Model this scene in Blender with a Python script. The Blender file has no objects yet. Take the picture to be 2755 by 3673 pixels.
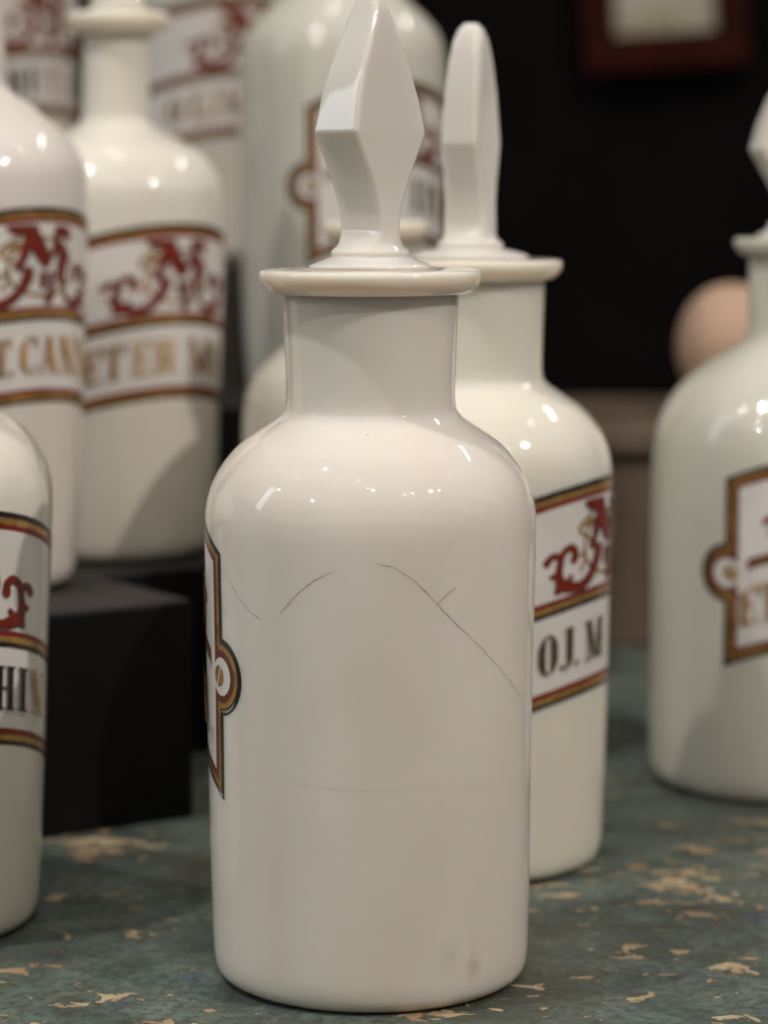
import bpy, bmesh, math, random
from math import sin, cos, pi, radians, sqrt, hypot
from mathutils import Vector, Matrix

random.seed(7)
scene = bpy.context.scene
COL = scene.collection

# ------------------------------------------------------------------ camera
cam_d = bpy.data.cameras.new('camera')
cam = bpy.data.objects.new('camera', cam_d)
COL.objects.link(cam)
cam.location = (0, 0, 0.2155)
cam.rotation_euler = (radians(90 - 6.843), 0, 0)
cam_d.sensor_fit = 'VERTICAL'
cam_d.sensor_height = 36
cam_d.lens = 94.4
cam_d.clip_start = 0.01
cam_d.clip_end = 50
cam_d.dof.use_dof = True
cam_d.dof.focus_distance = 0.695
cam_d.dof.aperture_fstop = 9.0
cam_d.dof.aperture_blades = 0
scene.camera = cam

# ------------------------------------------------------------------ room light (dim indoor ambience)
world = bpy.data.worlds.new('World')
scene.world = world
world.use_nodes = True
bg = world.node_tree.nodes['Background']
bg.inputs['Color'].default_value = (1.0, 0.95, 0.90, 1)
bg.inputs['Strength'].default_value = 0.10

scene.view_settings.view_transform = 'Standard'
scene.view_settings.look = 'None'
scene.view_settings.exposure = 0.10
scene.view_settings.gamma = 1
scene.view_settings.use_curve_mapping = False
scene.cycles.use_denoising = True
scene.cycles.max_bounces = 5
scene.cycles.diffuse_bounces = 3
scene.cycles.glossy_bounces = 3
scene.cycles.sample_clamp_indirect = 4


def lamp(name, loc, watt, rad, color=(1, 0.955, 0.885)):
    d = bpy.data.lights.new(name, 'POINT')
    d.energy = watt
    d.shadow_soft_size = rad
    d.color = color
    o = bpy.data.objects.new(name, d)
    o.location = loc
    COL.objects.link(o)
    return o


def spot(loc, aim, watt, rad, size, color=(1, 0.955, 0.885)):
    d = bpy.data.lights.new('ceiling_spot', 'SPOT')
    d.energy = watt
    d.shadow_soft_size = rad
    d.color = color
    d.spot_size = radians(size)
    d.spot_blend = 0.9
    o = bpy.data.objects.new('ceiling_spot', d)
    o.location = loc
    o.rotation_euler = (Vector(aim) - Vector(loc)).to_track_quat('-Z', 'Y').to_euler()
    COL.objects.link(o)


# ceiling spotlights of the shop: the aimed ones carry the light, the rest of the rail only sparkles in the glass
spot((-0.60, 0.42, 1.60), (0.04, 0.80, 0.05), 36, 0.020, 50)
spot((-0.17, -0.25, 2.00), (0.03, 0.76, 0.08), 6, 0.014, 35)
spot((0.12, -0.45, 1.55), (0.0, 0.84, 0.08), 20, 0.012, 46, (1, 0.945, 0.87))
spot((1.69, -0.39, 2.00), (-0.03, 0.86, 0.10), 108, 0.028, 40, (1, 0.925, 0.86))
spot((-1.45, -0.75, 1.55), (0.0, 0.84, 0.10), 20, 0.012, 40, (0.97, 0.97, 0.90))
spot((0.75, 1.30, 1.50), (0.235, 2.29, 0.40), 15, 0.03, 24, (1, 0.93, 0.82))
lamp('ceiling_spot', (-0.20, 1.34, 2.0), 5, 0.018)
for (x, y, z, w, c) in [(-1.74, 1.01, 2.0, .8, 0), (-1.33, 0.59, 2.0, 1.2, 0), (-1.50, 0.37, 2.0, .9, 0), (-1.27, 0.46, 2.0, .7, 0), (-0.43, -0.41, 2.0, .6, 0),
                        (0.03, -0.72, 2.0, .9, 0), (-0.20, 1.29, 2.0, 1.0, 0), (-0.02, 1.30, 2.0, 1.2, 0), (1.21, 0.94, 2.0, 1.2, 0), (1.42, 0.90, 2.0, .6, 0),
                        (1.71, 0.61, 2.0, .6, 0), (1.23, -0.75, 2.0, 1.2, 0), (1.91, -0.21, 2.0, 1.6, 0), (2.35, 0.14, 2.0, .8, 0), (2.75, -0.06, 1.63, 1.2, 1),
                        (2.9, -0.07, 1.15, .8, 1), (-1.09, 0.03, 2.0, .6, 0), (1.04, -0.87, 2.0, .8, 0), (-2.3, 0.3, 1.8, 6.0, 1)]:  # last one: cool lamp added at left to tint the stopper
    lamp('ceiling_spot', (x, y, z), w * 2.5, 0.0085, (0.70, 0.84, 1.0) if c else (1, 0.96, 0.9))
cool_d = bpy.data.lights.new('added_cool_light', 'AREA')     # cool strip light added far left for sheen on the stopper
cool_d.shape = 'RECTANGLE'
cool_d.size, cool_d.size_y = 0.30, 1.2
cool_d.energy = 4.5
cool_d.color = (0.82, 0.91, 1.0)
cool_lamp = bpy.data.objects.new('added_cool_light', cool_d)
cool_lamp.location = (-2.8, 0.52, 1.40)
cool_lamp.rotation_euler = (Vector((0, .75, 0.2)) - cool_lamp.location).to_track_quat('-Z', 'Y').to_euler()
COL.objects.link(cool_lamp)
td = bpy.data.lights.new('ceiling_tube', 'AREA')
td.shape = 'RECTANGLE'
td.size, td.size_y = 0.80, 0.03
td.energy = 5
td.color = (1, 0.95, 0.88)
tube = bpy.data.objects.new('ceiling_tube', td)
tube.location = (1.47, 2.06, 2.0)
zax = (tube.location - Vector((0, .8, 0.1))).normalized()
xax = Vector((0.56, -0.55, 0))
xax = (xax - zax * xax.dot(zax)).normalized()
yax = zax.cross(xax)
tube.rotation_euler = Matrix((xax, yax, zax)).transposed().to_euler()
COL.objects.link(tube)


# ------------------------------------------------------------------ materials
def new_mat(name):
    m = bpy.data.materials.new(name)
    m.use_nodes = True
    nt = m.node_tree
    return m, nt, nt.nodes['Principled BSDF']


def N(nt, kind, **kw):
    n = nt.nodes.new(kind)
    for k, v in kw.items():
        setattr(n, k, v)
    return n


def ramp(nt, stops, fac):
    r = N(nt, 'ShaderNodeValToRGB')
    e = r.color_ramp.elements
    while len(e) < len(stops):
        e.new(0.5)
    for el, (p, c) in zip(e, stops):
        el.position = p
        el.color = (c[0], c[1], c[2], 1) if not isinstance(c, (int, float)) else (c, c, c, 1)
    nt.links.new(fac, r.inputs[0])
    return r.outputs[0]


def noise(nt, vec, scale, detail=3, rough=0.55, dist=0.0):
    n = N(nt, 'ShaderNodeTexNoise')
    n.inputs['Scale'].default_value = scale
    n.inputs['Detail'].default_value = detail
    n.inputs['Roughness'].default_value = rough
    n.inputs['Distortion'].default_value = dist
    nt.links.new(vec, n.inputs['Vector'])
    return n.outputs['Fac']


def mixc(nt, fac, a, b):
    m = N(nt, 'ShaderNodeMix', data_type='RGBA')
    for sock, v in ((m.inputs[0], fac), (m.inputs[6], a), (m.inputs[7], b)):
        if isinstance(v, (int, float)):
            sock.default_value = v
        elif isinstance(v, tuple):
            sock.default_value = (v[0], v[1], v[2], 1)
        else:
            nt.links.new(v, sock)
    return m.outputs[2]


def math_(nt, op, a, b=0.0):
    m = N(nt, 'ShaderNodeMath', operation=op)
    for s, v in zip(m.inputs, (a, b)):
        if isinstance(v, (int, float)):
            s.default_value = v
        else:
            nt.links.new(v, s)
    return m.outputs[0]


def bump(nt, p, height, strength, dist):
    b = N(nt, 'ShaderNodeBump')
    b.inputs['Strength'].default_value = strength
    b.inputs['Distance'].default_value = dist
    nt.links.new(height, b.inputs['Height'])
    nt.links.new(b.outputs[0], p.inputs['Normal'])


def milk_glass(name, tint, sss=0.6, stains=(), scale=0.007):
    """opal glass: white, glossy, light bleeds a few mm inside it"""
    m, nt, p = new_mat(name)
    tc = N(nt, 'ShaderNodeTexCoord').outputs['Object']
    mp = N(nt, 'ShaderNodeMapping')
    mp.inputs['Scale'].default_value = (1, 1, 0.45)
    nt.links.new(tc, mp.inputs[0])
    a = noise(nt, mp.outputs[0], 22, 2)
    dirty = tuple(c * k for c, k in zip(tint, (0.93, 0.905, 0.85)))
    col = mixc(nt, ramp(nt, [(0.35, 0.0), (0.7, 1.0)], a), tint, dirty)
    # pin-prick specks in the glass
    v = N(nt, 'ShaderNodeTexVoronoi')
    v.inputs['Scale'].default_value = 120
    nt.links.new(tc, v.inputs['Vector'])
    sep = N(nt, 'ShaderNodeSeparateColor')
    nt.links.new(v.outputs['Color'], sep.inputs[0])
    near = ramp(nt, [(0.02, 1.0), (0.06, 0.0)], v.outputs['Distance'])
    pick = ramp(nt, [(0.84, 0.0), (0.90, 0.75)], sep.outputs[0])
    col = mixc(nt, math_(nt, 'MULTIPLY', near, pick), col, (0.22, 0.16, 0.10))
    sn = noise(nt, tc, 420, 3, 0.6) if stains else None
    for (c, rad, stren) in stains:
        d = N(nt, 'ShaderNodeVectorMath', operation='DISTANCE')
        dm = N(nt, 'ShaderNodeMapping')
        dm.inputs['Scale'].default_value = (1, 1, 0.6)
        nt.links.new(tc, dm.inputs[0])
        nt.links.new(dm.outputs[0], d.inputs[0])
        d.inputs[1].default_value = (c[0], c[1], c[2] * 0.6)
        dd = math_(nt, 'ADD', d.outputs['Value'], math_(nt, 'MULTIPLY', math_(nt, 'SUBTRACT', sn, 0.5), rad * 1.1))
        k = ramp(nt, [(0.0, stren), (1.0, 0.0)], math_(nt, 'DIVIDE', dd, rad))
        col = mixc(nt, k, col, (0.42, 0.31, 0.21))
    nt.links.new(col, p.inputs['Base Color'])
    p.inputs['Roughness'].default_value = 0.035
    p.inputs['IOR'].default_value = 1.5
    p.inputs['Subsurface Weight'].default_value = sss
    p.inputs['Subsurface Radius'].default_value = (1.0, 0.72, 0.48)
    p.inputs['Subsurface Scale'].default_value = scale
    bump(nt, p, noise(nt, mp.outputs[0], 30, 2), 0.10, 0.002)
    return m


def flat_mat(name, col, rough=0.3, metal=0.0, var=0.15, scale=220.0, spec=0.5):
    m, nt, p = new_mat(name)
    tc = N(nt, 'ShaderNodeTexCoord').outputs['Object']
    a = noise(nt, tc, scale, 4, 0.6)
    lo = tuple(c * (1 - var) for c in col)
    hi = tuple(min(1, c * (1 + var)) for c in col)
    nt.links.new(ramp(nt, [(0.3, lo), (0.7, hi)], a), p.inputs['Base Color'])
    p.inputs['Roughness'].default_value = rough
    p.inputs['Metallic'].default_value = metal
    p.inputs['Specular IOR Level'].default_value = spec
    return m


GLASS_WARM = milk_glass('milk_glass_warm', (0.82, 0.765, 0.705), 0.75,
                        stains=(((0.0208, -0.0384, 0.0150), 0.0045, 0.22), ((0.0268, -0.0337, 0.0115), 0.0034, 0.50),
                                ((0.0262, -0.0340, 0.0170), 0.0026, 0.18)))
GLASS_CREAM = milk_glass('milk_glass_cream', (0.83, 0.79, 0.705), 0.75)
GLASS_PINK = milk_glass('milk_glass_pinkish', (0.78, 0.72, 0.68), 0.0)
GLASS_GREEN = milk_glass('milk_glass_greenish', (0.645, 0.625, 0.555), 0.0)
GLASS_BODY = milk_glass('milk_glass_grey', (0.80, 0.76, 0.68), 0.0)
GLASS_STOP = milk_glass('opal_stopper_glass', (0.76, 0.735, 0.70), 0.75, scale=0.006)
FIELD = flat_mat('white_enamel', (0.745, 0.705, 0.67), 0.12, 0, 0.03, 60)
RED = flat_mat('red_enamel', (0.195, 0.016, 0.005), 0.30, 0, 0.2)
MAROON = flat_mat('maroon_enamel', (0.13, 0.022, 0.012), 0.25, 0, 0.2)
GOLD = flat_mat('gilding', (0.50, 0.285, 0.085), 0.26, 0.6, 0.4)
GOLDP = flat_mat('pale_gilding', (0.64, 0.44, 0.20), 0.3, 0.3, 0.25)
DARK = flat_mat('dark_brown_enamel', (0.055, 0.022, 0.010), 0.3, 0, 0.3)
BLACK = flat_mat('black_enamel', (0.018, 0.015, 0.012), 0.25, 0, 0.3)
CRACK = flat_mat('crack_dirt', (0.44, 0.33, 0.20), 0.6, 0, 0.35, 500)
HAIR = flat_mat('hairline', (0.775, 0.725, 0.655), 0.3, 0, 0.06, 300)
DGOLD = flat_mat('dark_gilding', (0.11, 0.065, 0.022), 0.28, 0.4, 0.4)  # gilding with its dark reflections painted into the colour
FAINT = flat_mat('faint_crack_dirt', (0.56, 0.465, 0.34), 0.5, 0, 0.15, 500)
def card_mat():
    """matt black card, with a patchy grey sheen of light painted on top"""
    m, nt, p = new_mat('black_card')
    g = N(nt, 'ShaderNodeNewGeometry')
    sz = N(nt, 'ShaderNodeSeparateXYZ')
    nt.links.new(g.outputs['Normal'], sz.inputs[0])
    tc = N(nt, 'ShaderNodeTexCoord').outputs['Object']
    top_sheen = math_(nt, 'MULTIPLY', ramp(nt, [(0.3, 0.0), (0.8, 1.0)], sz.outputs[2]), ramp(nt, [(0.3, 0.35), (0.7, 1.0)], noise(nt, tc, 45, 5, 0.65)))
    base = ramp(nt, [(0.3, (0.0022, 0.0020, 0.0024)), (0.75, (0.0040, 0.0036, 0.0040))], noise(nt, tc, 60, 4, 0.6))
    nt.links.new(mixc(nt, top_sheen, base, (0.034, 0.030, 0.031)), p.inputs['Base Color'])  # grazing light on upward faces, mixed into the base colour
    p.inputs['Roughness'].default_value = 0.5
    p.inputs['Specular IOR Level'].default_value = 0.18
    return m


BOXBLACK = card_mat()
BOXBROWN = flat_mat('dark_brown_card', (0.045, 0.035, 0.02), 0.6, 0, 0.3, 40)
WALLM = flat_mat('dark_wall_paint', (0.0075, 0.0062, 0.0060), 0.8, 0, 0.4, 9, 0.08)
FRAMEM = flat_mat('dark_red_wood', (0.055, 0.0075, 0.003), 0.6, 0, 0.35, 30, 0.15)
PEACH = flat_mat('peach_wood', (0.64, 0.42, 0.29), 0.6, 0, 0.12, 25)


def wood_mat():
    m, nt, p = new_mat('grey_brown_wood')
    tc = N(nt, 'ShaderNodeTexCoord').outputs['Object']
    mp = N(nt, 'ShaderNodeMapping')
    mp.inputs['Scale'].default_value = (30, 30, 3)
    nt.links.new(tc, mp.inputs[0])
    a = noise(nt, mp.outputs[0], 2, 4)
    nt.links.new(ramp(nt, [(0.3, (0.085, 0.056, 0.038)), (0.7, (0.17, 0.12, 0.085))], a), p.inputs['Base Color'])
    p.inputs['Roughness'].default_value = 0.5
    return m


WOOD = wood_mat()
WOODDARK = flat_mat('dark_brown_wood', (0.06, 0.036, 0.018), 0.5, 0, 0.3, 40)


def print_mat():
    m, nt, p = new_mat('faded_print')
    tc = N(nt, 'ShaderNodeTexCoord').outputs['Object']
    mp = N(nt, 'ShaderNodeMapping')
    mp.inputs['Rotation'].default_value = (0, radians(-14), 0)
    mp.inputs['Scale'].default_value = (9, 1, 34)
    nt.links.new(tc, mp.inputs[0])
    a = noise(nt, mp.outputs[0], 1.0, 3, 0.5)
    nt.links.new(ramp(nt, [(0.35, (0.42, 0.34, 0.18)), (0.5, (0.72, 0.65, 0.48)), (0.65, (0.78, 0.71, 0.62))], a), p.inputs['Base Color'])
    p.inputs['Roughness'].default_value = 0.7
    return m


def table_mat():
    """old green paint, dirty, chipped down to pale wood and an older blue coat"""
    m, nt, p = new_mat('chipped_green_paint')
    tc = N(nt, 'ShaderNodeTexCoord').outputs['Object']
    big = noise(nt, tc, 11, 4, 0.6)
    mid = noise(nt, tc, 42, 5, 0.6, 0.4)
    fine = noise(nt, tc, 320, 5, 0.65)
    green = ramp(nt, [(0.30, (0.040, 0.057, 0.052)), (0.50, (0.093, 0.127, 0.112)), (0.70, (0.148, 0.192, 0.166))], mid)
    olive = mixc(nt, ramp(nt, [(0.48, 0.0), (0.66, 0.75)], big), green, (0.062, 0.058, 0.036))
    blue = noise(nt, tc, 26, 4, 0.6)
    c = mixc(nt, ramp(nt, [(0.64, 0.0), (0.70, 0.8)], blue), olive, (0.055, 0.092, 0.150))
    c = mixc(nt, ramp(nt, [(0.38, 0.75), (0.56, 0.0)], fine), c, (0.045, 0.045, 0.032))
    # older coat showing as ragged islands a little lighter than the top coat
    isl = noise(nt, tc, 75, 7, 0.7, 0.6)
    c = mixc(nt, ramp(nt, [(0.60, 0.0), (0.612, 0.5)], isl), c, (0.150, 0.170, 0.125))
    # wear: ragged islands of every size, thickest towards one side of the table
    sx = N(nt, 'ShaderNodeSeparateXYZ')
    nt.links.new(tc, sx.inputs[0])
    drift = math_(nt, 'ADD', noise(nt, tc, 14, 3, 0.5), math_(nt, 'MULTIPLY', sx.outputs[0], 0.30))
    mp = N(nt, 'ShaderNodeMapping')
    mp.inputs['Scale'].default_value = (0.75, 1.1, 1)
    mp.inputs['Rotation'].default_value = (0, 0, radians(25))
    nt.links.new(tc, mp.inputs[0])
    wear = noise(nt, mp.outputs[0], 92, 6, 0.64, 0.6)
    score = math_(nt, 'ADD', wear, math_(nt, 'MULTIPLY', math_(nt, 'SUBTRACT', drift, 0.5), 0.50))
    chip = ramp(nt, [(0.608, 0.0), (0.618, 1.0)], score)
    hue = noise(nt, tc, 60, 2, 0.5)
    tan = ramp(nt, [(0.35, (0.34, 0.22, 0.13)), (0.55, (0.46, 0.36, 0.21)), (0.7, (0.54, 0.47, 0.31))], hue)
    tan = mixc(nt, math_(nt, 'MULTIPLY', fine, 0.5), tan, (0.24, 0.16, 0.10))
    # a darker worn fringe round each chip where the paint has lifted
    c = mixc(nt, ramp(nt, [(0.565, 0.0), (0.608, 0.5)], score), c, (0.055, 0.050, 0.034))
    c = mixc(nt, chip, c, tan)
    nt.links.new(c, p.inputs['Base Color'])
    p.inputs['Roughness'].default_value = 0.5
    p.inputs['Specular IOR Level'].default_value = 0.4
    bump(nt, p, math_(nt, 'SUBTRACT', noise(nt, tc, 150, 5, 0.7), math_(nt, 'MULTIPLY', chip, 0.35)), 0.6, 0.0016)
    return m


# ------------------------------------------------------------------ helpers
def link(o, parent=None):
    COL.objects.link(o)
    if parent is not None:
        o.parent = parent
    return o


def mesh_obj(name, verts, faces, mat, parent=None, smooth=True):
    me = bpy.data.meshes.new(name)
    me.from_pydata(verts, [], faces)
    me.materials.append(mat)
    if smooth:
        me.shade_smooth()
    me.validate()
    o = bpy.data.objects.new(name, me)
    return link(o, parent)


def tag(o, label, cat, group=None, kind=None):
    if label:
        o['label'] = label
        o['category'] = cat
    if group:
        o['group'] = group
    if kind:
        o['kind'] = kind
    return o


def empty(name, loc):
    o = bpy.data.objects.new(name, None)
    o.location = loc
    o.empty_display_size = 0.02
    return link(o)


def pchip(pts, n=6):
    """smooth (r, z) polyline through control points, centripetal Catmull-Rom"""
    out = []
    P = [pts[0]] + list(pts) + [pts[-1]]
    for i in range(1, len(P) - 2):
        p0, p1, p2, p3 = P[i - 1], P[i], P[i + 1], P[i + 2]
        for k in range(n):
            t = k / n
            q = []
            for a in range(2):
                m1 = (p2[a] - p0[a]) * 0.5
                m2 = (p3[a] - p1[a]) * 0.5
                q.append((2 * t**3 - 3 * t**2 + 1) * p1[a] + (t**3 - 2 * t**2 + t) * m1 + (-2 * t**3 + 3 * t**2) * p2[a] + (t**3 - t**2) * m2)
            out.append((q[0], q[1]))
    out.append(tuple(pts[-1]))
    return out


def lathe(name, prof, mat, parent, shape=None, seg=128):
    """prof: (r, z) list, r = 0 at the ends closes it; shape(phi, z, r) bends it"""
    verts, faces, rows = [], [], []
    for (r, z) in prof:
        if r < 1e-6:
            x, y, zz = (0, 0, z) if shape is None else shape(0, z, 0)
            rows.append([len(verts)])
            verts.append((x, y, zz))
        else:
            row = []
            for i in range(seg):
                a = 2 * pi * i / seg
                p = (r * sin(a), -r * cos(a), z) if shape is None else shape(a, z, r)
                row.append(len(verts))
                verts.append(p)
            rows.append(row)
    closed_ring = len(rows[0]) > 1 and len(rows[-1]) > 1 and prof[0] == prof[-1]
    for a, b in zip(rows[:-1], rows[1:]):
        if len(a) == 1 and len(b) > 1:
            for i in range(seg):
                faces.append((a[0], b[(i + 1) % seg], b[i]))
        elif len(b) == 1 and len(a) > 1:
            for i in range(seg):
                faces.append((a[i], a[(i + 1) % seg], b[0]))
        elif len(a) > 1:
            for i in range(seg):
                j = (i + 1) % seg
                faces.append((a[i], a[j], b[j], b[i]))
    o = mesh_obj(name, verts, faces, mat, parent)
    if closed_ring:
        bm = bmesh.new()
        bm.from_mesh(o.data)
        bmesh.ops.remove_doubles(bm, verts=bm.verts, dist=1e-7)
        bm.to_mesh(o.data)
        bm.free()
        o.data.shade_smooth()
    return o


# ------------------------------------------------------------------ painted decoration, laid out flat in mm and wrapped on the glass
def smooth_path(pts, step=0.6):
    if len(pts) < 3:
        (x0, y0, w0), (x1, y1, w1) = pts
        n = max(1, int(hypot(x1 - x0, y1 - y0) / step))
        return [(x0 + (x1 - x0) * k / n, y0 + (y1 - y0) * k / n, w0 + (w1 - w0) * k / n) for k in range(n + 1)]
    out = []
    P = [pts[0]] + list(pts) + [pts[-1]]
    for i in range(1, len(P) - 2):
        p0, p1, p2, p3 = P[i - 1], P[i], P[i + 1], P[i + 2]
        n = max(2, int(hypot(p2[0] - p1[0], p2[1] - p1[1]) / step))
        for k in range(n):
            t = k / n
            q = []
            for a in range(3):
                m1 = (p2[a] - p0[a]) * 0.5
                m2 = (p3[a] - p1[a]) * 0.5
                q.append((2 * t**3 - 3 * t**2 + 1) * p1[a] + (t**3 - 2 * t**2 + t) * m1 + (-2 * t**3 + 3 * t**2) * p2[a] + (t**3 - t**2) * m2)
            out.append(tuple(q))
    out.append(tuple(pts[-1]))
    return out


def stroke_mesh(pts, grow=0.0):
    """brush stroke: (u, v, width) mm -> flat strip"""
    P = smooth_path(pts)
    V, F = [], []
    n = len(P)
    for i, (x, y, w) in enumerate(P):
        a = P[max(0, i - 1)]
        b = P[min(n - 1, i + 1)]
        dx, dy = b[0] - a[0], b[1] - a[1]
        L = hypot(dx, dy) or 1
        nx, ny = -dy / L, dx / L
        h = w / 2 + grow
        V += [(x + nx * h, y + ny * h), (x - nx * h, y - ny * h)]
        if i:
            k = 2 * i
            F.append((k - 2, k - 1, k + 1, k))
    return V, F


def disc_mesh(x, y, r, n=18):
    V = [(x, y)] + [(x + r * cos(2 * pi * i / n), y + r * sin(2 * pi * i / n)) for i in range(n)]
    return V, [(0, 1 + i, 1 + (i + 1) % n) for i in range(n)]


# thick and thin pen widths, letter height = 1
TK, TN = 0.19, 0.055
GLYPH = {
    'I': (0.34, [[(.17, 0, TK), (.17, 1, TK)], [(0, .975, TN), (.34, .975, TN)], [(0, .025, TN), (.34, .025, TN)]]),
    'E': (0.56, [[(.16, 0, TK), (.16, 1, TK)], [(0, .975, TN), (.54, .975, TN)], [(0, .025, TN), (.54, .025, TN)], [(.16, .5, TN), (.42, .5, TN)],
                 [(.50, .99, .10), (.52, .74, .03)], [(.50, .01, .10), (.52, .27, .03)], [(.41, .38, .05), (.41, .62, .05)]]),
    'T': (0.60, [[(.30, 0, TK), (.30, 1, TK)], [(0, .975, TN), (.60, .975, TN)], [(.14, .025, TN), (.46, .025, TN)],
                 [(.04, .99, .10), (.02, .68, .03)], [(.56, .99, .10), (.58, .68, .03)]]),
    'H': (0.66, [[(.15, 0, TK), (.15, 1, TK)], [(.51, 0, TK), (.51, 1, TK)], [(.15, .5, TN), (.51, .5, TN)], [(0, .975, TN), (.30, .975, TN)],
                 [(0, .025, TN), (.30, .025, TN)], [(.36, .975, TN), (.66, .975, TN)], [(.36, .025, TN), (.66, .025, TN)]]),
    'N': (0.62, [[(.10, 0, TN), (.10, 1, TN)], [(.10, 1, TK), (.52, 0, TK)], [(.52, 0, TN), (.52, 1, TN)], [(0, .975, TN), (.22, .975, TN)],
                 [(0, .025, TN), (.20, .025, TN)], [(.42, .975, TN), (.62, .975, TN)]]),
    'A': (0.62, [[(.08, 0, TN), (.30, 1, TN)], [(.30, 1, TK), (.50, 0, TK)], [(.17, .33, TN), (.42, .33, TN)], [(0, .025, TN), (.18, .025, TN)],
                 [(.38, .025, TN), (.62, .025, TN)]]),
    'M': (0.80, [[(.12, 0, TN), (.12, 1, TN)], [(.12, 1, TK), (.40, 0.02, .10)], [(.40, 0.02, TN), (.66, 1, TN)], [(.66, 0, TK), (.66, 1, TK)],
                 [(0, .975, TN), (.22, .975, TN)], [(0, .025, TN), (.24, .025, TN)], [(.54, .025, TN), (.80, .025, TN)], [(.56, .975, TN), (.80, .975, TN)]]),
    'O': (0.56, [[(.28, .99, .03), (.16, .90, .09), (.10, .70, TK), (.09, .5, TK), (.10, .30, TK), (.16, .10, .09), (.28, .01, .03)],
                 [(.28, .99, .03), (.40, .90, .09), (.46, .70, TK), (.47, .5, TK), (.46, .30, TK), (.40, .10, .09), (.28, .01, .03)]]),
    'C': (0.56, [[(.44, .78, .13), (.40, .93, .08), (.29, .985, .04), (.16, .90, .10), (.10, .70, TK), (.09, .5, TK), (.10, .30, TK), (.16, .10, .10),
                  (.29, .015, .04), (.40, .07, .07), (.46, .26, .05)], [(.46, .98, .05), (.47, .68, .05)]]),
    'J': (0.46, [[(.34, 1, TK), (.34, .3, TK), (.32, .12, .12), (.22, .02, .05), (.10, .04, .06), (.07, .14, .12)], [(.18, .975, TN), (.46, .975, TN)]]),
    'U': (0.62, [[(.14, 1, TK), (.14, .3, TK), (.18, .10, .12), (.30, .02, .05), (.42, .08, .05), (.48, .3, TN), (.48, 1, TN)], [(0, .975, TN), (.28, .975, TN)],
                 [(.38, .975, TN), (.60, .975, TN)]]),
    'R': (0.62, [[(.16, 0, TK), (.16, 1, TK)], [(0, .975, TN), (.34, .975, TN)], [(0, .025, TN), (.30, .025, TN)],
                 [(.30, .975, TN), (.44, .92, .12), (.49, .75, TK), (.44, .58, .12), (.30, .52, TN)], [(.34, .52, .08), (.46, .40, TK), (.48, .16, TK), (.60, .03, .05)]]),
    'L': (0.54, [[(.16, 0, TK), (.16, 1, TK)], [(0, .975, TN), (.32, .975, TN)], [(0, .025, TN), (.52, .025, TN)], [(.48, .01, .10), (.50, .30, .03)]]),
}

MONO = [  # the red monogram, mm, 0 = its base line
    [(-14, 19.4, 0.4), (-10.5, 18.2, 2.4), (-2.2, 17.4, 3.2)],
    [(-5.2, 17.8, 4.6), (-3.2, 14.0, 5.0), (0.2, 9.0, 4.6), (2.5, 5.4, 2.2)],
    [(-6.4, 15.2, 2.2), (-7.2, 11.0, 3.0), (-8.6, 7.6, 2.0), (-10.6, 4.8, 2.2)],
    [(7.0, 18.2, 2.4), (6.6, 14.2, 2.2), (5.4, 11.0, 1.8), (3.4, 8.6, 1.0)],
    [(6.2, 17.8, 2.6), (10.5, 17.5, 2.6), (13.4, 17.2, 2.6)],
    [(12.6, 17.4, 2.2), (12.2, 14.6, 1.0)],
    [(8.3, 13.2, 1.6), (9.8, 10.4, 4.2), (9.4, 6.4, 4.2), (8.8, 2.6, 3.4), (10.4, -1.0, 1.6)],
    [(0.2, 3.6, 1.6), (0.2, -2.2, 1.6)],
    [(3.8, 3.6, 1.3), (4.1, -1.5, 1.8), (3.6, -4.6, 2.2), (1.8, -6.6, 2.6)],
    [(-6.0, 5.4, 3.2), (-6.4, 1.8, 3.4), (-9.4, -2.8, 2.6), (-13.2, -5.6, 2.6), (-17.0, -6.6, 2.6)],
]
SCROLL = [  # left scroll, mirrored for the right
    [(-18.2, 2.6, 2.9), (-18.4, 5.0, 2.6), (-20.6, 6.6, 2.2), (-23.6, 5.4, 2.4), (-24.8, 2.0, 2.8), (-25.2, -1.0, 3.2), (-24.2, -4.0, 4.2), (-21.2, -5.4, 4.0), (-17.0, -6.6, 2.8)],
    [(-24.4, 4.4, 2.0), (-27.6, 5.6, 1.8), (-29.6, 4.2, 2.6), (-29.8, 3.4, 2.2)],
    [(-25.0, -0.6, 2.4), (-28.6, -0.8, 1.0)],
    [(-24.6, -3.6, 3.2), (-26.0, -6.8, 2.0)],
    [(-22.0, -4.4, 2.6), (-19.4, -2.2, 1.2)],
]
GOLDLINE = [
    [(1 + 14.5 * cos(a), 5 + 9.8 * sin(a), 0.75) for a in [radians(d) for d in range(60, 421, 20)]],
    [(-9, 15.6, 0.7), (-16.2, 11.4, 0.8), (-10, 6.8, 0.7)],
    [(-14.5, 11.2, 0.4), (-11, 12.6, 1.6), (-9, 13.6, 0.6)],
    [(-15.5, 2.5, 0.8), (-13.0, 3.8, 0.8), (-13.6, 0.2, 0.8), (-15.6, -1.8, 0.9)],
]


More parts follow.
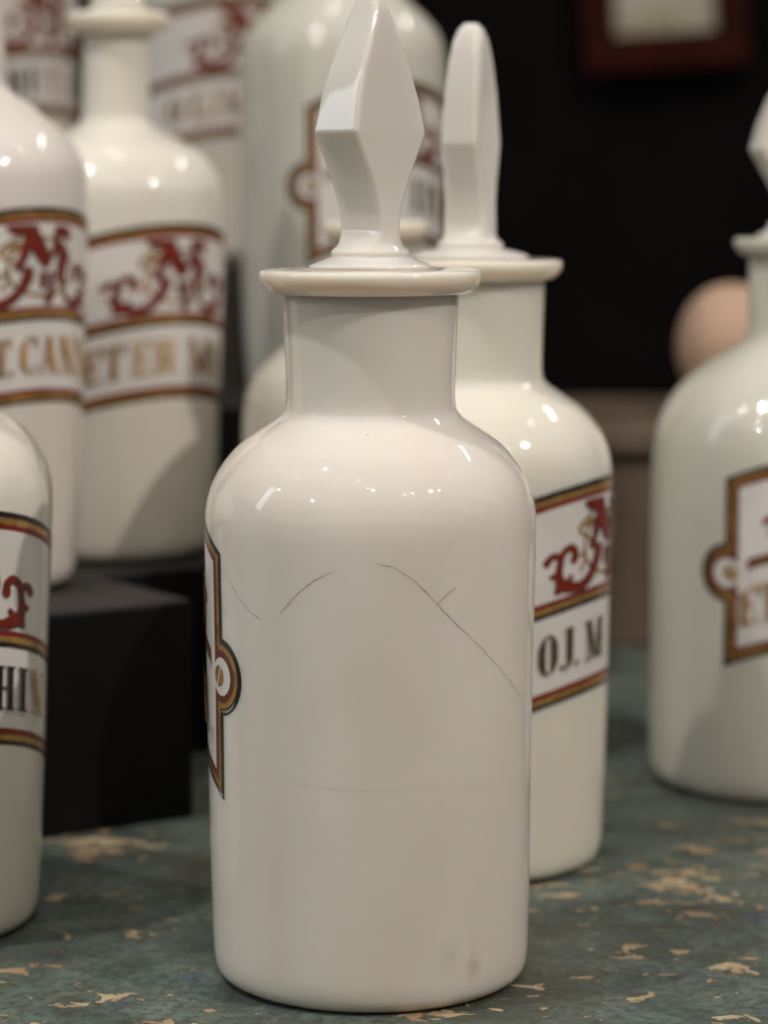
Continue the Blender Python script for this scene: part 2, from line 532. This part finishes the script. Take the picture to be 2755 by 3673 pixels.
class Bottle:
    def __init__(self, loc, prof_out, neck_in, glass, name, label, shear=0.0, wob=0.00025, seed=0):
        self.root = empty(name, loc)
        tag(self.root, label, 'bottle', 'milk glass apothecary bottles')
        self.k = shear
        self.seed = seed
        self.wob = wob
        self.ctrl = prof_out
        self.out = pchip(prof_out, 7)
        rn = prof_out[-1]
        inner = [(neck_in + 0.001, rn[1]), (neck_in, rn[1] - 0.002), (neck_in, rn[1] - 0.034), (neck_in * 0.7, rn[1] - 0.037), (0, rn[1] - 0.0375)]
        self.body = lathe('body', [(0, self.out[0][1] + 0.0015)] + self.out + inner, glass, self.root, self.shape)
        self.off = 0.00005

    def shape(self, a, z, r):
        w = self.wob * (sin(2 * a + self.seed + 14 * z) + 0.6 * sin(3 * a - self.seed * 2 + 31 * z))
        rr = r + (w * min(1, r / 0.03) if r > 0.004 else 0)
        return (rr * sin(a) + self.k * z, -rr * cos(a), z)

    def rad(self, z):
        o = self.out
        best = None
        for (r0, z0), (r1, z1) in zip(o[:-1], o[1:]):
            if z0 <= z <= z1 and z1 > z0:
                t = (z - z0) / (z1 - z0)
                best = r0 + (r1 - r0) * t
                break
        return best if best is not None else o[len(o) // 2][0]

    def lip(self, prof, glass):
        return lathe('lip', prof, glass, self.root, self.shape)

    def label(self, phi0, ztop, arch, R, cx=0.0):
        self.phi0, self.zt, self.arch, self.R = radians(phi0), ztop, arch, R
        self.tab = 0

    def wrap(self, u, v, off):
        """u along the glass, v above the label's top line, both mm"""
        du = u * 0.001 / self.R
        da = du
        if self.tab and abs(u) > self.tab - 9 and abs(v) < 15:
            # the round side tabs stay upright instead of following the arch
            k = min(1, max(0, (15 - abs(v)) / 4)) * min(1, (abs(u) - self.tab + 9) / 3)
            da = du + k * (math.copysign(self.tab, u) * 0.001 / self.R - du)
        z = self.zt + v * 0.001 + self.arch * (cos(da) - 1)
        return self.shape(self.phi0 + du, z, self.rad(z) + off)

    def decal(self, name, parts, mat, parent, step=0.000012):
        V, F = [], []
        for (pv, pf) in parts:
            self.off += step
            b = len(V)
            V += [self.wrap(u, v, self.off) for (u, v) in pv]
            F += [tuple(b + i for i in f) for f in pf]
        return mesh_obj(name, V, F, mat, parent)

    def ring(self, v0, v1, name, mat, parent, rows=1, rag=0.0):
        L = pi * self.R * 1000
        n = 144
        V, F = [], []
        for i in range(n + 1):
            u = -L + 2 * L * i / n
            for j in range(rows + 1):
                j0 = rag * random.uniform(-1, 1) if j in (0, rows) else 0
                V.append((u, v0 + (v1 - v0) * j / rows + (j0 if 0 < i < n else 0)))
        m = rows + 1
        for i in range(n):
            for j in range(rows):
                k = i * m + j
                F.append((k, k + m, k + m + 1, k + 1))
        return self.decal(name, [(V, F)], mat, parent)

    def letters(self, items, vbase, h, parent):
        for ch, u0, w, mat in items:
            if ch == '.':
                self.decal('letter', [disc_mesh(u0 + w / 2, vbase + h * .07, h * .075)], mat, parent)
                continue
            gw, strokes = GLYPH[ch]
            s = w / gw
            parts = []
            for st in strokes:
                pts = [(u0 + x * s, vbase + y * h, t * (s * 0.5 + h * 0.5)) for (x, y, t) in st]
                parts.append(stroke_mesh(pts))
            self.decal('letter', parts, mat, parent)

    def ornament(self, vbase, sc, parent, mono=True, cx=0.0, left=True, right=True):
        def tr(st, mir=1):
            return [(cx + mir * x * sc, vbase + y * sc, w * sc) for (x, y, w) in st]
        self.decal('gold_ring', [stroke_mesh(tr(s), 0.22) for s in GOLDLINE], GOLD, parent)
        for ok, mir in ((left, 1), (right, -1)):
            if ok:
                S = [tr(s, mir) for s in SCROLL]
                if mir < 0:
                    S.append([(cx + 10.6 * sc, vbase - 2.6 * sc, 1.2 * sc), (cx + 13.2 * sc, vbase - 5.8 * sc, 2.4 * sc), (cx + 17 * sc, vbase - 6.6 * sc, 2.6 * sc)])
                self.decal('scroll_shadow', [stroke_mesh([(x + .35, y - .25, w * .85) for (x, y, w) in s], 0.32) for s in S], DARK, parent)
                self.decal('scroll', [stroke_mesh([(x, y, w * .85) for (x, y, w) in s]) for s in S] + [disc_mesh(cx + mir * -18.4 * sc, vbase + 2.6 * sc, 1.7 * sc), disc_mesh(cx + mir * -29.4 * sc, vbase + 4.0 * sc, 1.5 * sc)], RED, parent)
        M = [tr(s) for s in MONO]
        self.decal('monogram_shadow', [stroke_mesh([(x + .45, y - .2, w) for (x, y, w) in s], 0.55) for s in M], DARK, parent)
        self.decal('monogram', [stroke_mesh(s) for s in M], RED, parent)

    def band_label(self, text, phi0, ztop, R, letter_v=-56.6, h=12.6, arch=0.016, orn=True):
        self.label(phi0, ztop, arch, R)
        f = self.ring(-0.4, -66.3, 'label', FIELD, self.root, rows=14)
        for (v0, v1, mat) in [(0, -1.75, BLACK), (-1.75, -3.5, GOLD), (-3.5, -5.2, RED), (-33.8, -35.5, RED), (-35.5, -37.1, GOLD), (-37.1, -38.7, BLACK),
                              (-61.9, -63.8, RED), (-63.8, -65.4, GOLD), (-65.4, -66.8, BLACK)]:
            self.ring(v0, v1, 'stripe', mat, f, rag=0.07)
        if orn:
            self.ornament(-25.4, 1.0, f)
        self.letters(text, letter_v, h, f)
        return f

    def cartouche(self, text, phi0, zc, R, arch=0.03, w=40.0, hh=33.4, letter_v=-20.6):
        self.label(phi0, zc, arch, R)
        self.tab = w - 0.5
        r, cxt = 10.4, w - 1.0

        def contour(d):
            """right half outline inset by d, from top centre to bottom centre, fixed number of points"""
            P = []
            n = 60
            x1, y1 = w - d, hh - d
            for i in range(n):
                P.append((x1 * i / n, y1))
            rr = r - d
            dx = x1 - cxt
            dy = sqrt(max(rr * rr - dx * dx, 0.01))
            for i in range(10):
                P.append((x1, y1 + (dy - y1) * i / 10))
            a0 = math.atan2(dy, dx)
            for i in range(33):
                a = a0 - 2 * a0 * i / 32
                P.append((cxt + rr * cos(a), rr * sin(a)))
            for i in range(1, 11):
                P.append((x1, -dy + (-y1 + dy) * i / 10))
            for i in range(1, n + 1):
                P.append((x1 * (1 - i / n), -y1))
            return P
        # enamel ground
        c0 = contour(0.4)
        V, F = [], []
        cols = 90
        for (x, y) in c0:
            for j in range(cols + 1):
                V.append((x * (1 - 2 * j / cols), y))
        m = cols + 1
        for i in range(len(c0) - 1):
            for j in range(cols):
                k = i * m + j
                F.append((k, k + 1, k + 1 + m, k + m))
        f = self.decal('label', [(V, F)], FIELD, self.root)
        for d0, d1, mat in [(0, 1.75, BLACK), (1.75, 3.25, GOLD), (3.25, 5.2, MAROON)]:
            for mir in (1, -1):
                A, B = contour(d0), contour(d1)
                V = [(mir * x, y) for (x, y) in A] + [(mir * x, y) for (x, y) in B]
                k = len(A)
                self.decal('border', [(V, [(i, i + 1, k + i + 1, k + i) for i in range(k - 1)])], mat, f)
        for mir in (1, -1):
            self.decal('roundel', [disc_mesh(mir * (cxt - 1.4), 0, 2.9, 24)], GOLD, f)
            self.decal('roundel_line', [stroke_mesh([(mir * (cxt - 1.4) - 1.3, -2.9, .45), (mir * (cxt - 1.4) + 1.3, 2.9, .45)])], FIELD, f)
        for (v0, v1, mat) in [(2.4, 0.4, MAROON), (0.4, -0.5, GOLD), (-0.5, -1.4, BLACK)]:
            self.decal('divider', [stroke_mesh([(-(w - 8.5), (v0 + v1) / 2, v0 - v1), ((w - 8.5), (v0 + v1) / 2, v0 - v1)])], mat, f)
        self.ornament(10.2, 0.88, f, cx=0)
        self.letters(text, letter_v, 13.0, f)
        return f


def stopper(b, z0, rows, rot, glass, collar_r=0.0106, dome_r=0.0162, plug_r=0.0165):
    """cut-glass lance stopper: rows of (z, width, thickness, corner) above a round collar and a plug in the neck"""
    seg = 44
    V, F, rings = [], [], []
    rot = radians(rot)

    def ring(pts, z):
        row = []
        for (x, y) in pts:
            X = x * cos(rot) - y * sin(rot)
            Y = x * sin(rot) + y * cos(rot)
            row.append(len(V))
            V.append((X + b.k * z, Y, z))
        rings.append(row)

    def chamfer(W, T, c):
        """points round a rectangle with rounded corners"""
        a, d = W / 2, T / 2
        c = min(c, a * .9, d * .9)
        out = []
        for (sx, sy, a0) in ((1, -1, -90), (1, 1, 0), (-1, 1, 90), (-1, -1, 180)):
            ox, oy = sx * (a - c), sy * (d - c)
            arc = [(ox + c * cos(radians(a0 + 15 * k)), oy + c * sin(radians(a0 + 15 * k))) for k in range(7)]
            if out:
                p, q = out[-1], arc[0]
                out += [(p[0] + (q[0] - p[0]) * k / 5, p[1] + (q[1] - p[1]) * k / 5) for k in range(1, 5)]
            out += arc
        p, q = out[-1], out[0]
        out += [(p[0] + (q[0] - p[0]) * k / 5, p[1] + (q[1] - p[1]) * k / 5) for k in range(1, 5)]
        return out

    def circ(r):
        base = chamfer(0.02, 0.016, 0.002)
        out = []
        for (x, y) in base:
            L = hypot(x, y)
            out.append((x / L * r, y / L * r))
        return out
    lath = [(plug_r * 0.86, z0 - 0.033), (plug_r * 0.88, z0 - 0.032), (plug_r, z0 - 0.002), (dome_r, z0 + 0.0003), (dome_r + 0.0004, z0 + 0.0007), (dome_r * 0.95, z0 + 0.0013), (dome_r * 0.80, z0 + 0.0022),
            (collar_r * 1.06, z0 + 0.0030), (collar_r * 0.99, z0 + 0.0033), (collar_r * 0.995, z0 + 0.0038), (collar_r, z0 + 0.0044), (collar_r * 0.97, z0 + 0.0050)]
    for r, z in lath:
        ring(circ(r), z)
    soft = []
    for i, (z, W, T, c) in enumerate(rows):
        if W == max(q[1] for q in rows):
            for e in (-0.0006, 0.0006):
                o_ = rows[i - 1] if e < 0 else rows[i + 1]
                t = abs(e / (o_[0] - z))
                soft.append((z + e, W + (o_[1] - W) * t, T + (o_[2] - T) * t, c))
        else:
            soft.append((z, W, T, c))
    rows = soft
    W, T, c = rows[0][1:]
    for t, zz in ((0.35, 0.0060), (0.62, 0.0072), (0.84, 0.0086), (0.96, 0.0100)):
        A, B = circ(collar_r * (0.95 - 0.1 * t)), chamfer(W, T, c)
        ring([(p[0] * (1 - t) + q[0] * t, p[1] * (1 - t) + q[1] * t) for p, q in zip(A, B)], z0 + zz)
    for (z, W, T, c) in rows:
        ring(chamfer(W, T, c), z)
    for a, c in zip(rings[:-1], rings[1:]):
        for i in range(seg):
            j = (i + 1) % seg
            F.append((a[i], a[j], c[j], c[i]))
    F.append(tuple(reversed(rings[0])))
    F.append(tuple(rings[-1]))
    o = mesh_obj('stopper', V, F, glass, b.root)
    md = o.modifiers.new('normals', 'WEIGHTED_NORMAL')
    md.mode = 'FACE_AREA'
    md.weight = 60
    return o


# ------------------------------------------------------------------ the setting
def box(name, dims, mat, parent=None, bev=0.001):
    """dims: x0,x1,y0,y1,z0,z1"""
    x0, x1, y0, y1, z0, z1 = dims
    bm = bmesh.new()
    bmesh.ops.create_cube(bm, size=1)
    for v in bm.verts:
        v.co = Vector((x0 + (v.co.x + .5) * (x1 - x0), y0 + (v.co.y + .5) * (y1 - y0), z0 + (v.co.z + .5) * (z1 - z0)))
    bmesh.ops.bevel(bm, geom=bm.edges[:], offset=bev, segments=2, affect='EDGES', profile=.5)
    me = bpy.data.meshes.new(name)
    bm.to_mesh(me)
    bm.free()
    me.materials.append(mat)
    o = bpy.data.objects.new(name, me)
    return link(o, parent)


wall = box('wall', (-2.2, 2.6, 2.30, 2.40, -0.9, 1.2), WALLM)
tag(wall, None, None, kind='structure')

table = box('table_top', (-0.75, 0.85, 0.42, 1.62, -0.032, 0.0), table_mat(), bev=0.003)
tag(table, 'worn green painted table top chipped down to pale wood', 'table', kind='structure')

# stepped display blocks, black and brown
E1 = Vector((-0.834, -0.551, 0))
E2 = Vector((-0.551, 0.834, 0))


def block(loc, rotz, dims, mat, label):
    o = box('display_block', dims, mat, None, 0.0012)
    o.location = loc
    o.rotation_euler = (0, 0, rotz)
    tag(o, label, 'block', 'stepped display blocks')
    return o


ROT = math.atan2(-0.551, -0.834) + pi      # local -x runs along E1, local +y along E2
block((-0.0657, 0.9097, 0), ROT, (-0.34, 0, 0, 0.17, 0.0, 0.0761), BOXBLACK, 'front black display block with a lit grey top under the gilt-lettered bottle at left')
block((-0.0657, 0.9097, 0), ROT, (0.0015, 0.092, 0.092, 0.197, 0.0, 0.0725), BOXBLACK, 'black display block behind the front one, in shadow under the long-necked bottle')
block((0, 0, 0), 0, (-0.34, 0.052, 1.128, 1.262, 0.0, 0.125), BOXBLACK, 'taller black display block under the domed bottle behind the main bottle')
block((0, 0, 0), 0, (-0.42, 0.010, 1.268, 1.46, 0.0, 0.181), BOXBROWN, 'tallest brown display block under the two rearmost bottles at upper left')

# ------------------------------------------------------------------ bottles
BASE = [(0.030, 0.0010), (0.0372, 0.0), (0.0400, 0.0006), (0.0424, 0.0026), (0.0434, 0.0060), (0.0438, 0.0125)]
WIDE = BASE + [(0.0442, 0.030), (0.0445, 0.0500), (0.0447, 0.0812), (0.0450, 0.105), (0.0452, 0.1225), (0.0450, 0.1286), (0.0443, 0.1328), (0.0430, 0.1367),
               (0.0407, 0.1410), (0.0377, 0.1449), (0.0345, 0.1480), (0.0300, 0.1511), (0.0256, 0.1540), (0.0238, 0.1557), (0.0231, 0.1576), (0.0229, 0.1620), (0.0232, 0.1732), (0.0237, 0.1880)]
LIP = [(0.0175, 0.1874), (0.0256, 0.1878), (0.0278, 0.1888), (0.0293, 0.1905), (0.0299, 0.1922), (0.0297, 0.1935), (0.0288, 0.1941), (0.0255, 0.1944), (0.0180, 0.1940), (0.0175, 0.1930)]


def sc_prof(p, sr, sz):
    return [(r * sr, z * sz) for r, z in p]


def lip_ring(p):
    q = pchip(p, 4)
    return q + [q[0]]


# --- main bottle
mainb = Bottle((-0.0037, 0.7256, 0), WIDE, 0.0185, GLASS_WARM, 'apothecary_bottle',
               'large cracked white milk glass bottle with lance stopper in sharp focus at centre', seed=1)
mainb.lip(lip_ring(LIP), GLASS_WARM)
STEM = [(0.2050, 0.0084, 0.0158, 0.0022), (0.2105, 0.0096, 0.0157, 0.0020), (0.2180, 0.0154, 0.0156, 0.0016), (0.2308, 0.0287, 0.0155, 0.0012),
        (0.2400, 0.0245, 0.0140, 0.0012), (0.2485, 0.0188, 0.0127, 0.0013), (0.2553, 0.0124, 0.0115, 0.0014), (0.2610, 0.0076, 0.0103, 0.0015),
        (0.2645, 0.0052, 0.0084, 0.0015), (0.2668, 0.0036, 0.0060, 0.0012), (0.2680, 0.0018, 0.0030, 0.0006)]
stopper(mainb, 0.1945, STEM, 49, GLASS_STOP)
f = mainb.cartouche([('N', 20.0, 8.0, GOLD), ('.', 30.0, 2.4, GOLD)], -112.5, 0.0978, 0.0446)

# cracks in the glass of the main bottle: (azimuth deg, height m, width mm)
mainb.label(0, 0.0, 0.0, 0.0446)


def crack(pts, mat):
    P = []
    for i, (a, z, w) in enumerate(pts):
        P.append((radians(a) * 44.6, z * 1000, w))
    P2 = []
    for p, q in zip(P[:-1], P[1:]):
        for k in range(4):
            t = k / 4
            P2.append((p[0] + (q[0] - p[0]) * t + random.uniform(-.10, .10), p[1] + (q[1] - p[1]) * t + random.uniform(-.10, .10), (p[2] + (q[2] - p[2]) * t) * random.uniform(.3, .95)))
    P2.append(P[-1])
    mainb.off = 0.00004
    mainb.decal('crack', [stroke_mesh(P2)], mat, mainb.body)


crack([(-58.5, 0.1165, .22), (-54, 0.1125, .26), (-49, 0.1088, .22), (-44, 0.1062, .28), (-40, 0.1047, .24), (-38, 0.1045, .12)], CRACK)
crack([(-31, 0.1066, .2), (-28, 0.1090, .34), (-23, 0.1130, .32), (-18, 0.1160, .36), (-12, 0.1184, .14)], CRACK)
crack([(2, 0.1206, .12), (8, 0.1195, .3), (14, 0.1165, .36), (20, 0.1118, .42), (25, 0.1075, .42), (31, 0.1030, .36)], CRACK)
crack([(31, 0.1030, .36), (38, 0.0985, .36), (46, 0.0930, .32), (54, 0.0878, .28), (64, 0.0815, .3), (67.5, 0.0808, .14)], FAINT)
crack([(22.5, 0.1095, .5), (26, 0.1115, .6), (29.5, 0.1135, .2)], FAINT)

crack([(-36, 0.0630, .1), (-20, 0.0617, .22), (-6, 0.0612, .2), (8, 0.0611, .22), (24, 0.0614, .1)], HAIR)
crack([(30, 0.0600, .15), (38, 0.0602, .25), (47, 0.0606, .15)], HAIR)

# --- second stoppered bottle, behind and to the right
sec = Bottle((0.0274, 0.8565, 0), sc_prof(WIDE, 1.0, 0.997), 0.0185, GLASS_CREAM, 'apothecary_bottle',
             'white stoppered bottle with red monogram band half hidden behind the main bottle', seed=3)
sec.lip(lip_ring(sc_prof(LIP, 0.98, 0.997)), GLASS_CREAM)
STEM2 = [(0.2055, 0.0098, 0.0150, 0.0022), (0.2110, 0.0104, 0.0142, 0.0020), (0.2180, 0.0136, 0.0134, 0.0016), (0.2300, 0.0205, 0.0125, 0.0012),
         (0.2450, 0.0165, 0.0118, 0.0014), (0.2560, 0.0128, 0.0110, 0.0022), (0.2620, 0.0096, 0.0100, 0.0028), (0.2655, 0.0068, 0.0078, 0.0026), (0.2674, 0.0038, 0.0044, 0.0016)]
stopper(sec, 0.1940, STEM2, 65, GLASS_STOP, dome_r=0.0185)
sec.band_label([('I', -38.5, 3.8, GOLD), ('O', -32.2, 7.0, DGOLD), ('J', -24.4, 6.0, DGOLD), ('.', -17.8, 2.2, GOLD), ('M', -12.4, 11.0, DGOLD)], 68, 0.1262, 0.045)

# --- stoppered bottle cut by the right edge
RIGHT = [(0.036, 0.0010), (0.0440, 0.0), (0.0470, 0.0006), (0.0496, 0.0028), (0.0508, 0.0065), (0.0512, 0.0125), (0.0514, 0.030), (0.0515, 0.055), (0.0516, 0.080), (0.0517, 0.105),
         (0.0511, 0.1215), (0.0495, 0.1312), (0.0464, 0.1387), (0.0406, 0.1463), (0.0324, 0.1530), (0.0238, 0.1581), (0.0190, 0.1612), (0.0175, 0.1645), (0.0172, 0.1700), (0.0177, 0.1910)]
rgt = Bottle((0.149, 0.972, 0), RIGHT, 0.0135, GLASS_GREEN, 'apothecary_bottle',
             'wide greenish white bottle with framed cartouche cut off by the right edge', seed=5)
rgt.lip(lip_ring([(max(0.0125, r - 0.0068), z + 0.0042) for r, z in LIP]), GLASS_GREEN)
stopper(rgt, 0.1987, [(z - 0.001, W * 1.15, T, c) for (z, W, T, c) in STEM], 10, GLASS_STOP, dome_r=0.0145, plug_r=0.0120)
rgt.cartouche([('E', -35.5, 7.0, GOLD), ('T', -27.8, 8.0, GOLD)], 10, 0.0914, 0.0515, w=41)

# --- open bottle cut by the left edge, near
lft = Bottle((-0.1465, 0.778, 0), sc_prof(WIDE, 1.0, 1.0), 0.0185, GLASS_BODY, 'apothecary_bottle',
             'near white bottle with band of dark-reflecting gilt letters cut off by the left edge', shear=0.035, seed=8)
lft.lip(lip_ring(LIP), GLASS_BODY)
lft.band_label([('H', 14.5, 8.0, BLACK), ('I', 24.1, 4.6, BLACK), ('N', 30.7, 8.4, GOLD)], 30, 0.1272, 0.0452, arch=0.022)  # black letters are gilt too, their dark reflection painted in

# --- long-necked bottles on the blocks
NB = [(0.028, 0.0010), (0.0345, 0.0), (0.0374, 0.0005), (0.0400, 0.0024), (0.0414, 0.0058), (0.0420, 0.0125)]
ETTER = NB + [(0.0426, 0.030), (0.0430, 0.055), (0.0434, 0.085), (0.0437, 0.110), (0.0438, 0.1300), (0.0432, 0.1417), (0.0414, 0.1475), (0.0387, 0.1522), (0.0347, 0.1567), (0.0287, 0.1606),
              (0.0205, 0.1648), (0.0152, 0.1680), (0.0136, 0.1708), (0.0132, 0.1760), (0.0132, 0.1900), (0.0135, 0.2040)]
NLIP = [(0.0098, 0.2028), (0.0150, 0.2032), (0.0185, 0.2044), (0.0203, 0.2068), (0.0207, 0.2088), (0.0203, 0.2106), (0.0186, 0.2114), (0.0120, 0.2112), (0.0098, 0.2100)]
ett = Bottle((-0.1102, 1.0617, 0.0725), ETTER, 0.0104, GLASS_BODY, 'apothecary_bottle',
             'long-necked white bottle with wide lip and pale gilt lettering on the shaded block', shear=0.03, seed=11)
lp = ett.lip(lip_ring(NLIP), GLASS_CREAM)
stopper(ett, 0.2114, [(0.2225, 0.0165, 0.0150, 0.003), (0.236, 0.0195, 0.0150, 0.002), (0.252, 0.026, 0.014, 0.0014), (0.274, 0.013, 0.012, 0.002), (0.284, 0.004, 0.005, 0.0012)],
        20, GLASS_CREAM, collar_r=0.0108, dome_r=0.0122, plug_r=0.0092)
ett.band_label([('E', -37.0, 7.4, GOLD), ('T', -29.4, 8.6, GOLD), ('E', -18.2, 7.6, GOLDP), ('R', -9.2, 8.6, GOLDP), ('M', 5.4, 12.0, GOLD), ('E', 20.0, 9.0, GOLDP)], 40, 0.1305, 0.0437)

CANN = sc_prof(NB, 0.976, 1.0) + [(0.0418, 0.030), (0.0421, 0.055), (0.0424, 0.085), (0.0427, 0.115), (0.0427, 0.1290), (0.0425, 0.1382), (0.0418, 0.1455), (0.0399, 0.1510), (0.0363, 0.1566),
        (0.0311, 0.1618), (0.0222, 0.1690), (0.0155, 0.1738), (0.0134, 0.1775), (0.0129, 0.1840), (0.0129, 0.1985), (0.0132, 0.2125)]
can = Bottle((-0.1510, 0.950, 0.0761), CANN, 0.0100, GLASS_PINK, 'apothecary_bottle',
             'sloping-shouldered white bottle with red monogram and gilt CAN lettering on the front block', shear=0.03, seed=14)
can.lip(lip_ring([(r, z + 0.0085) for r, z in NLIP]), GLASS_PINK)
can.band_label([('T', -18.6, 6.6, GOLD), ('.', -12.6, 2.6, GOLD), ('C', -8.2, 7.6, GOLD), ('A', -0.4, 8.2, GOLD), ('N', 9.0, 9.6, GOLD), ('N', 20.4, 9.6, GOLDP)], 46, 0.1337, 0.0427)

back8 = Bottle((-0.0913, 1.350, 0.181), ETTER, 0.0104, GLASS_GREEN, 'apothecary_bottle',
               'blurred far bottle with dark red banded label between the long neck and the dome', seed=17)
back8.lip(lip_ring(NLIP), GLASS_GREEN)
back8.band_label([('O', -40.5, 8.4, GOLD), ('L', -28.0, 7.5, GOLD), ('I', -19.0, 4.6, GOLDP), ('M', -12.0, 10.0, GOLD)], 35, 0.1275, 0.0437)

backtl = Bottle((-0.1950, 1.350, 0.181), ETTER, 0.0104, GLASS_PINK, 'apothecary_bottle',
                'blurred far bottle at the upper left corner with dark upright lettering', seed=20)
backtl.lip(lip_ring(NLIP), GLASS_PINK)
backtl.band_label([('I', -27.5, 4.4, BLACK), ('H', -21.0, 8.0, BLACK), ('U', -10.5, 8.0, BLACK), ('T', 0.6, 8.0, GOLD), ('.', 9.5, 2.4, GOLD), ('I', 16.0, 6.0, BLACK)], 45, 0.1375, 0.0437)

BIG = NB + [(0.0432, 0.030), (0.0440, 0.060), (0.0447, 0.100), (0.0452, 0.1300), (0.0449, 0.1440), (0.0438, 0.1520), (0.0413, 0.1583), (0.0362, 0.1645), (0.0300, 0.1702), (0.0262, 0.1738),
            (0.0210, 0.1778), (0.0162, 0.1812), (0.0142, 0.1845), (0.0136, 0.1900), (0.0136, 0.2040), (0.0140, 0.2160)]
big = Bottle((-0.0180, 1.178, 0.125), BIG, 0.0108, GLASS_GREEN, 'apothecary_bottle',
             'tall domed greenish white bottle with framed red label behind the main stopper', seed=23)
big.lip(lip_ring([(r, z + 0.012) for r, z in NLIP]), GLASS_GREEN)
big.cartouche([('I', 7.0, 4.6, BLACK), ('I', 14.5, 5.0, BLACK), ('T', 21.0, 8.0, GOLD)], 32, 0.1030, 0.0446)

SMALL = [(0.034, 0.0010), (0.0420, 0.0), (0.0448, 0.0005), (0.0472, 0.0024), (0.0484, 0.0058), (0.0490, 0.0125), (0.0496, 0.040), (0.0500, 0.080), (0.0502, 0.1200), (0.0498, 0.1331),
         (0.0484, 0.1409), (0.0452, 0.1478), (0.0397, 0.1535), (0.0326, 0.1588), (0.0240, 0.1630), (0.0176, 0.1660), (0.0152, 0.1690), (0.0146, 0.1750), (0.0146, 0.1850), (0.0150, 0.1985)]
sml = Bottle((-0.0030, 1.000, 0), SMALL, 0.0110, GLASS_GREEN, 'apothecary_bottle',
             'plain open-mouthed white bottle hidden directly behind the main bottle, only rim and shoulder showing', seed=26)
sml.lip(lip_ring([(0.0106, 0.1965), (0.0155, 0.1968), (0.0182, 0.1978), (0.0196, 0.1998), (0.0199, 0.2016), (0.0195, 0.2034), (0.0180, 0.2042), (0.0124, 0.2040), (0.0106, 0.2028)]), GLASS_CREAM)

# ------------------------------------------------------------------ brown box, ball and picture in the dark background
bx = empty('wooden_box', (0.26, 1.34, 0))
tag(bx, 'blurred grey-brown wooden box standing at the back right of the green table', 'box')
box('panel', (-0.165, 0.24, -0.084, 0.10, 0.0, 0.0900), WOOD, bx, 0.002)
box('lid', (-0.170, 0.245, -0.090, 0.106, 0.0925, 0.1050), WOOD, bx, 0.002)
box('shadow_moulding', (-0.162, 0.237, -0.080, 0.096, 0.0896, 0.0929), WOODDARK, bx, 0.0005)
box('corner_post', (-0.125, -0.100, -0.088, -0.0845, 0.0, 0.0890), WOODDARK, bx, 0.001)

KN = [(0.0, 0.0), (0.0110, 0.0), (0.0125, 0.0010), (0.0125, 0.0028), (0.0112, 0.0040), (0.0150, 0.0056), (0.0208, 0.0105), (0.0252, 0.0180), (0.0272, 0.0270), (0.0264, 0.0360), (0.0228, 0.0450),
      (0.0165, 0.0520), (0.0085, 0.0560), (0.0, 0.0572)]
kn = lathe('wooden_ball', pchip(KN, 4), PEACH, None)
kn.location = (0.1745, 1.350, 0.1050)
kn.scale = (1.0, 1.0, 1.12)
tag(kn, 'blurred peach-coloured round wooden ball in the dark beside the right bottle neck', 'ball')

fr = empty('framed_picture', (0.229, 2.285, 0.388))
tag(fr, 'blurred small picture in dark red frame hanging on the black wall at upper right', 'picture')
fr.rotation_euler = (0, radians(-4), 0)
x0, x1, z0, z1 = -0.064, 0.072, -0.072, 0.10
box('frame_rail', (x0, x1, -0.012, 0.008, z0, z0 + 0.030), FRAMEM, fr, 0.002)
box('frame_rail', (x0, x1, -0.012, 0.008, z1 - 0.030, z1), FRAMEM, fr, 0.002)
box('frame_rail', (x0, x0 + 0.026, -0.0125, 0.008, z0 + 0.0302, z1 - 0.0302), FRAMEM, fr, 0.002)
box('frame_rail', (x1 - 0.026, x1, -0.0125, 0.008, z0 + 0.0302, z1 - 0.0302), FRAMEM, fr, 0.002)
box('print', (x0 + 0.020, x1 - 0.020, -0.006, 0.004, z0 + 0.024, z1 - 0.024), print_mat(), fr, 0.0003)
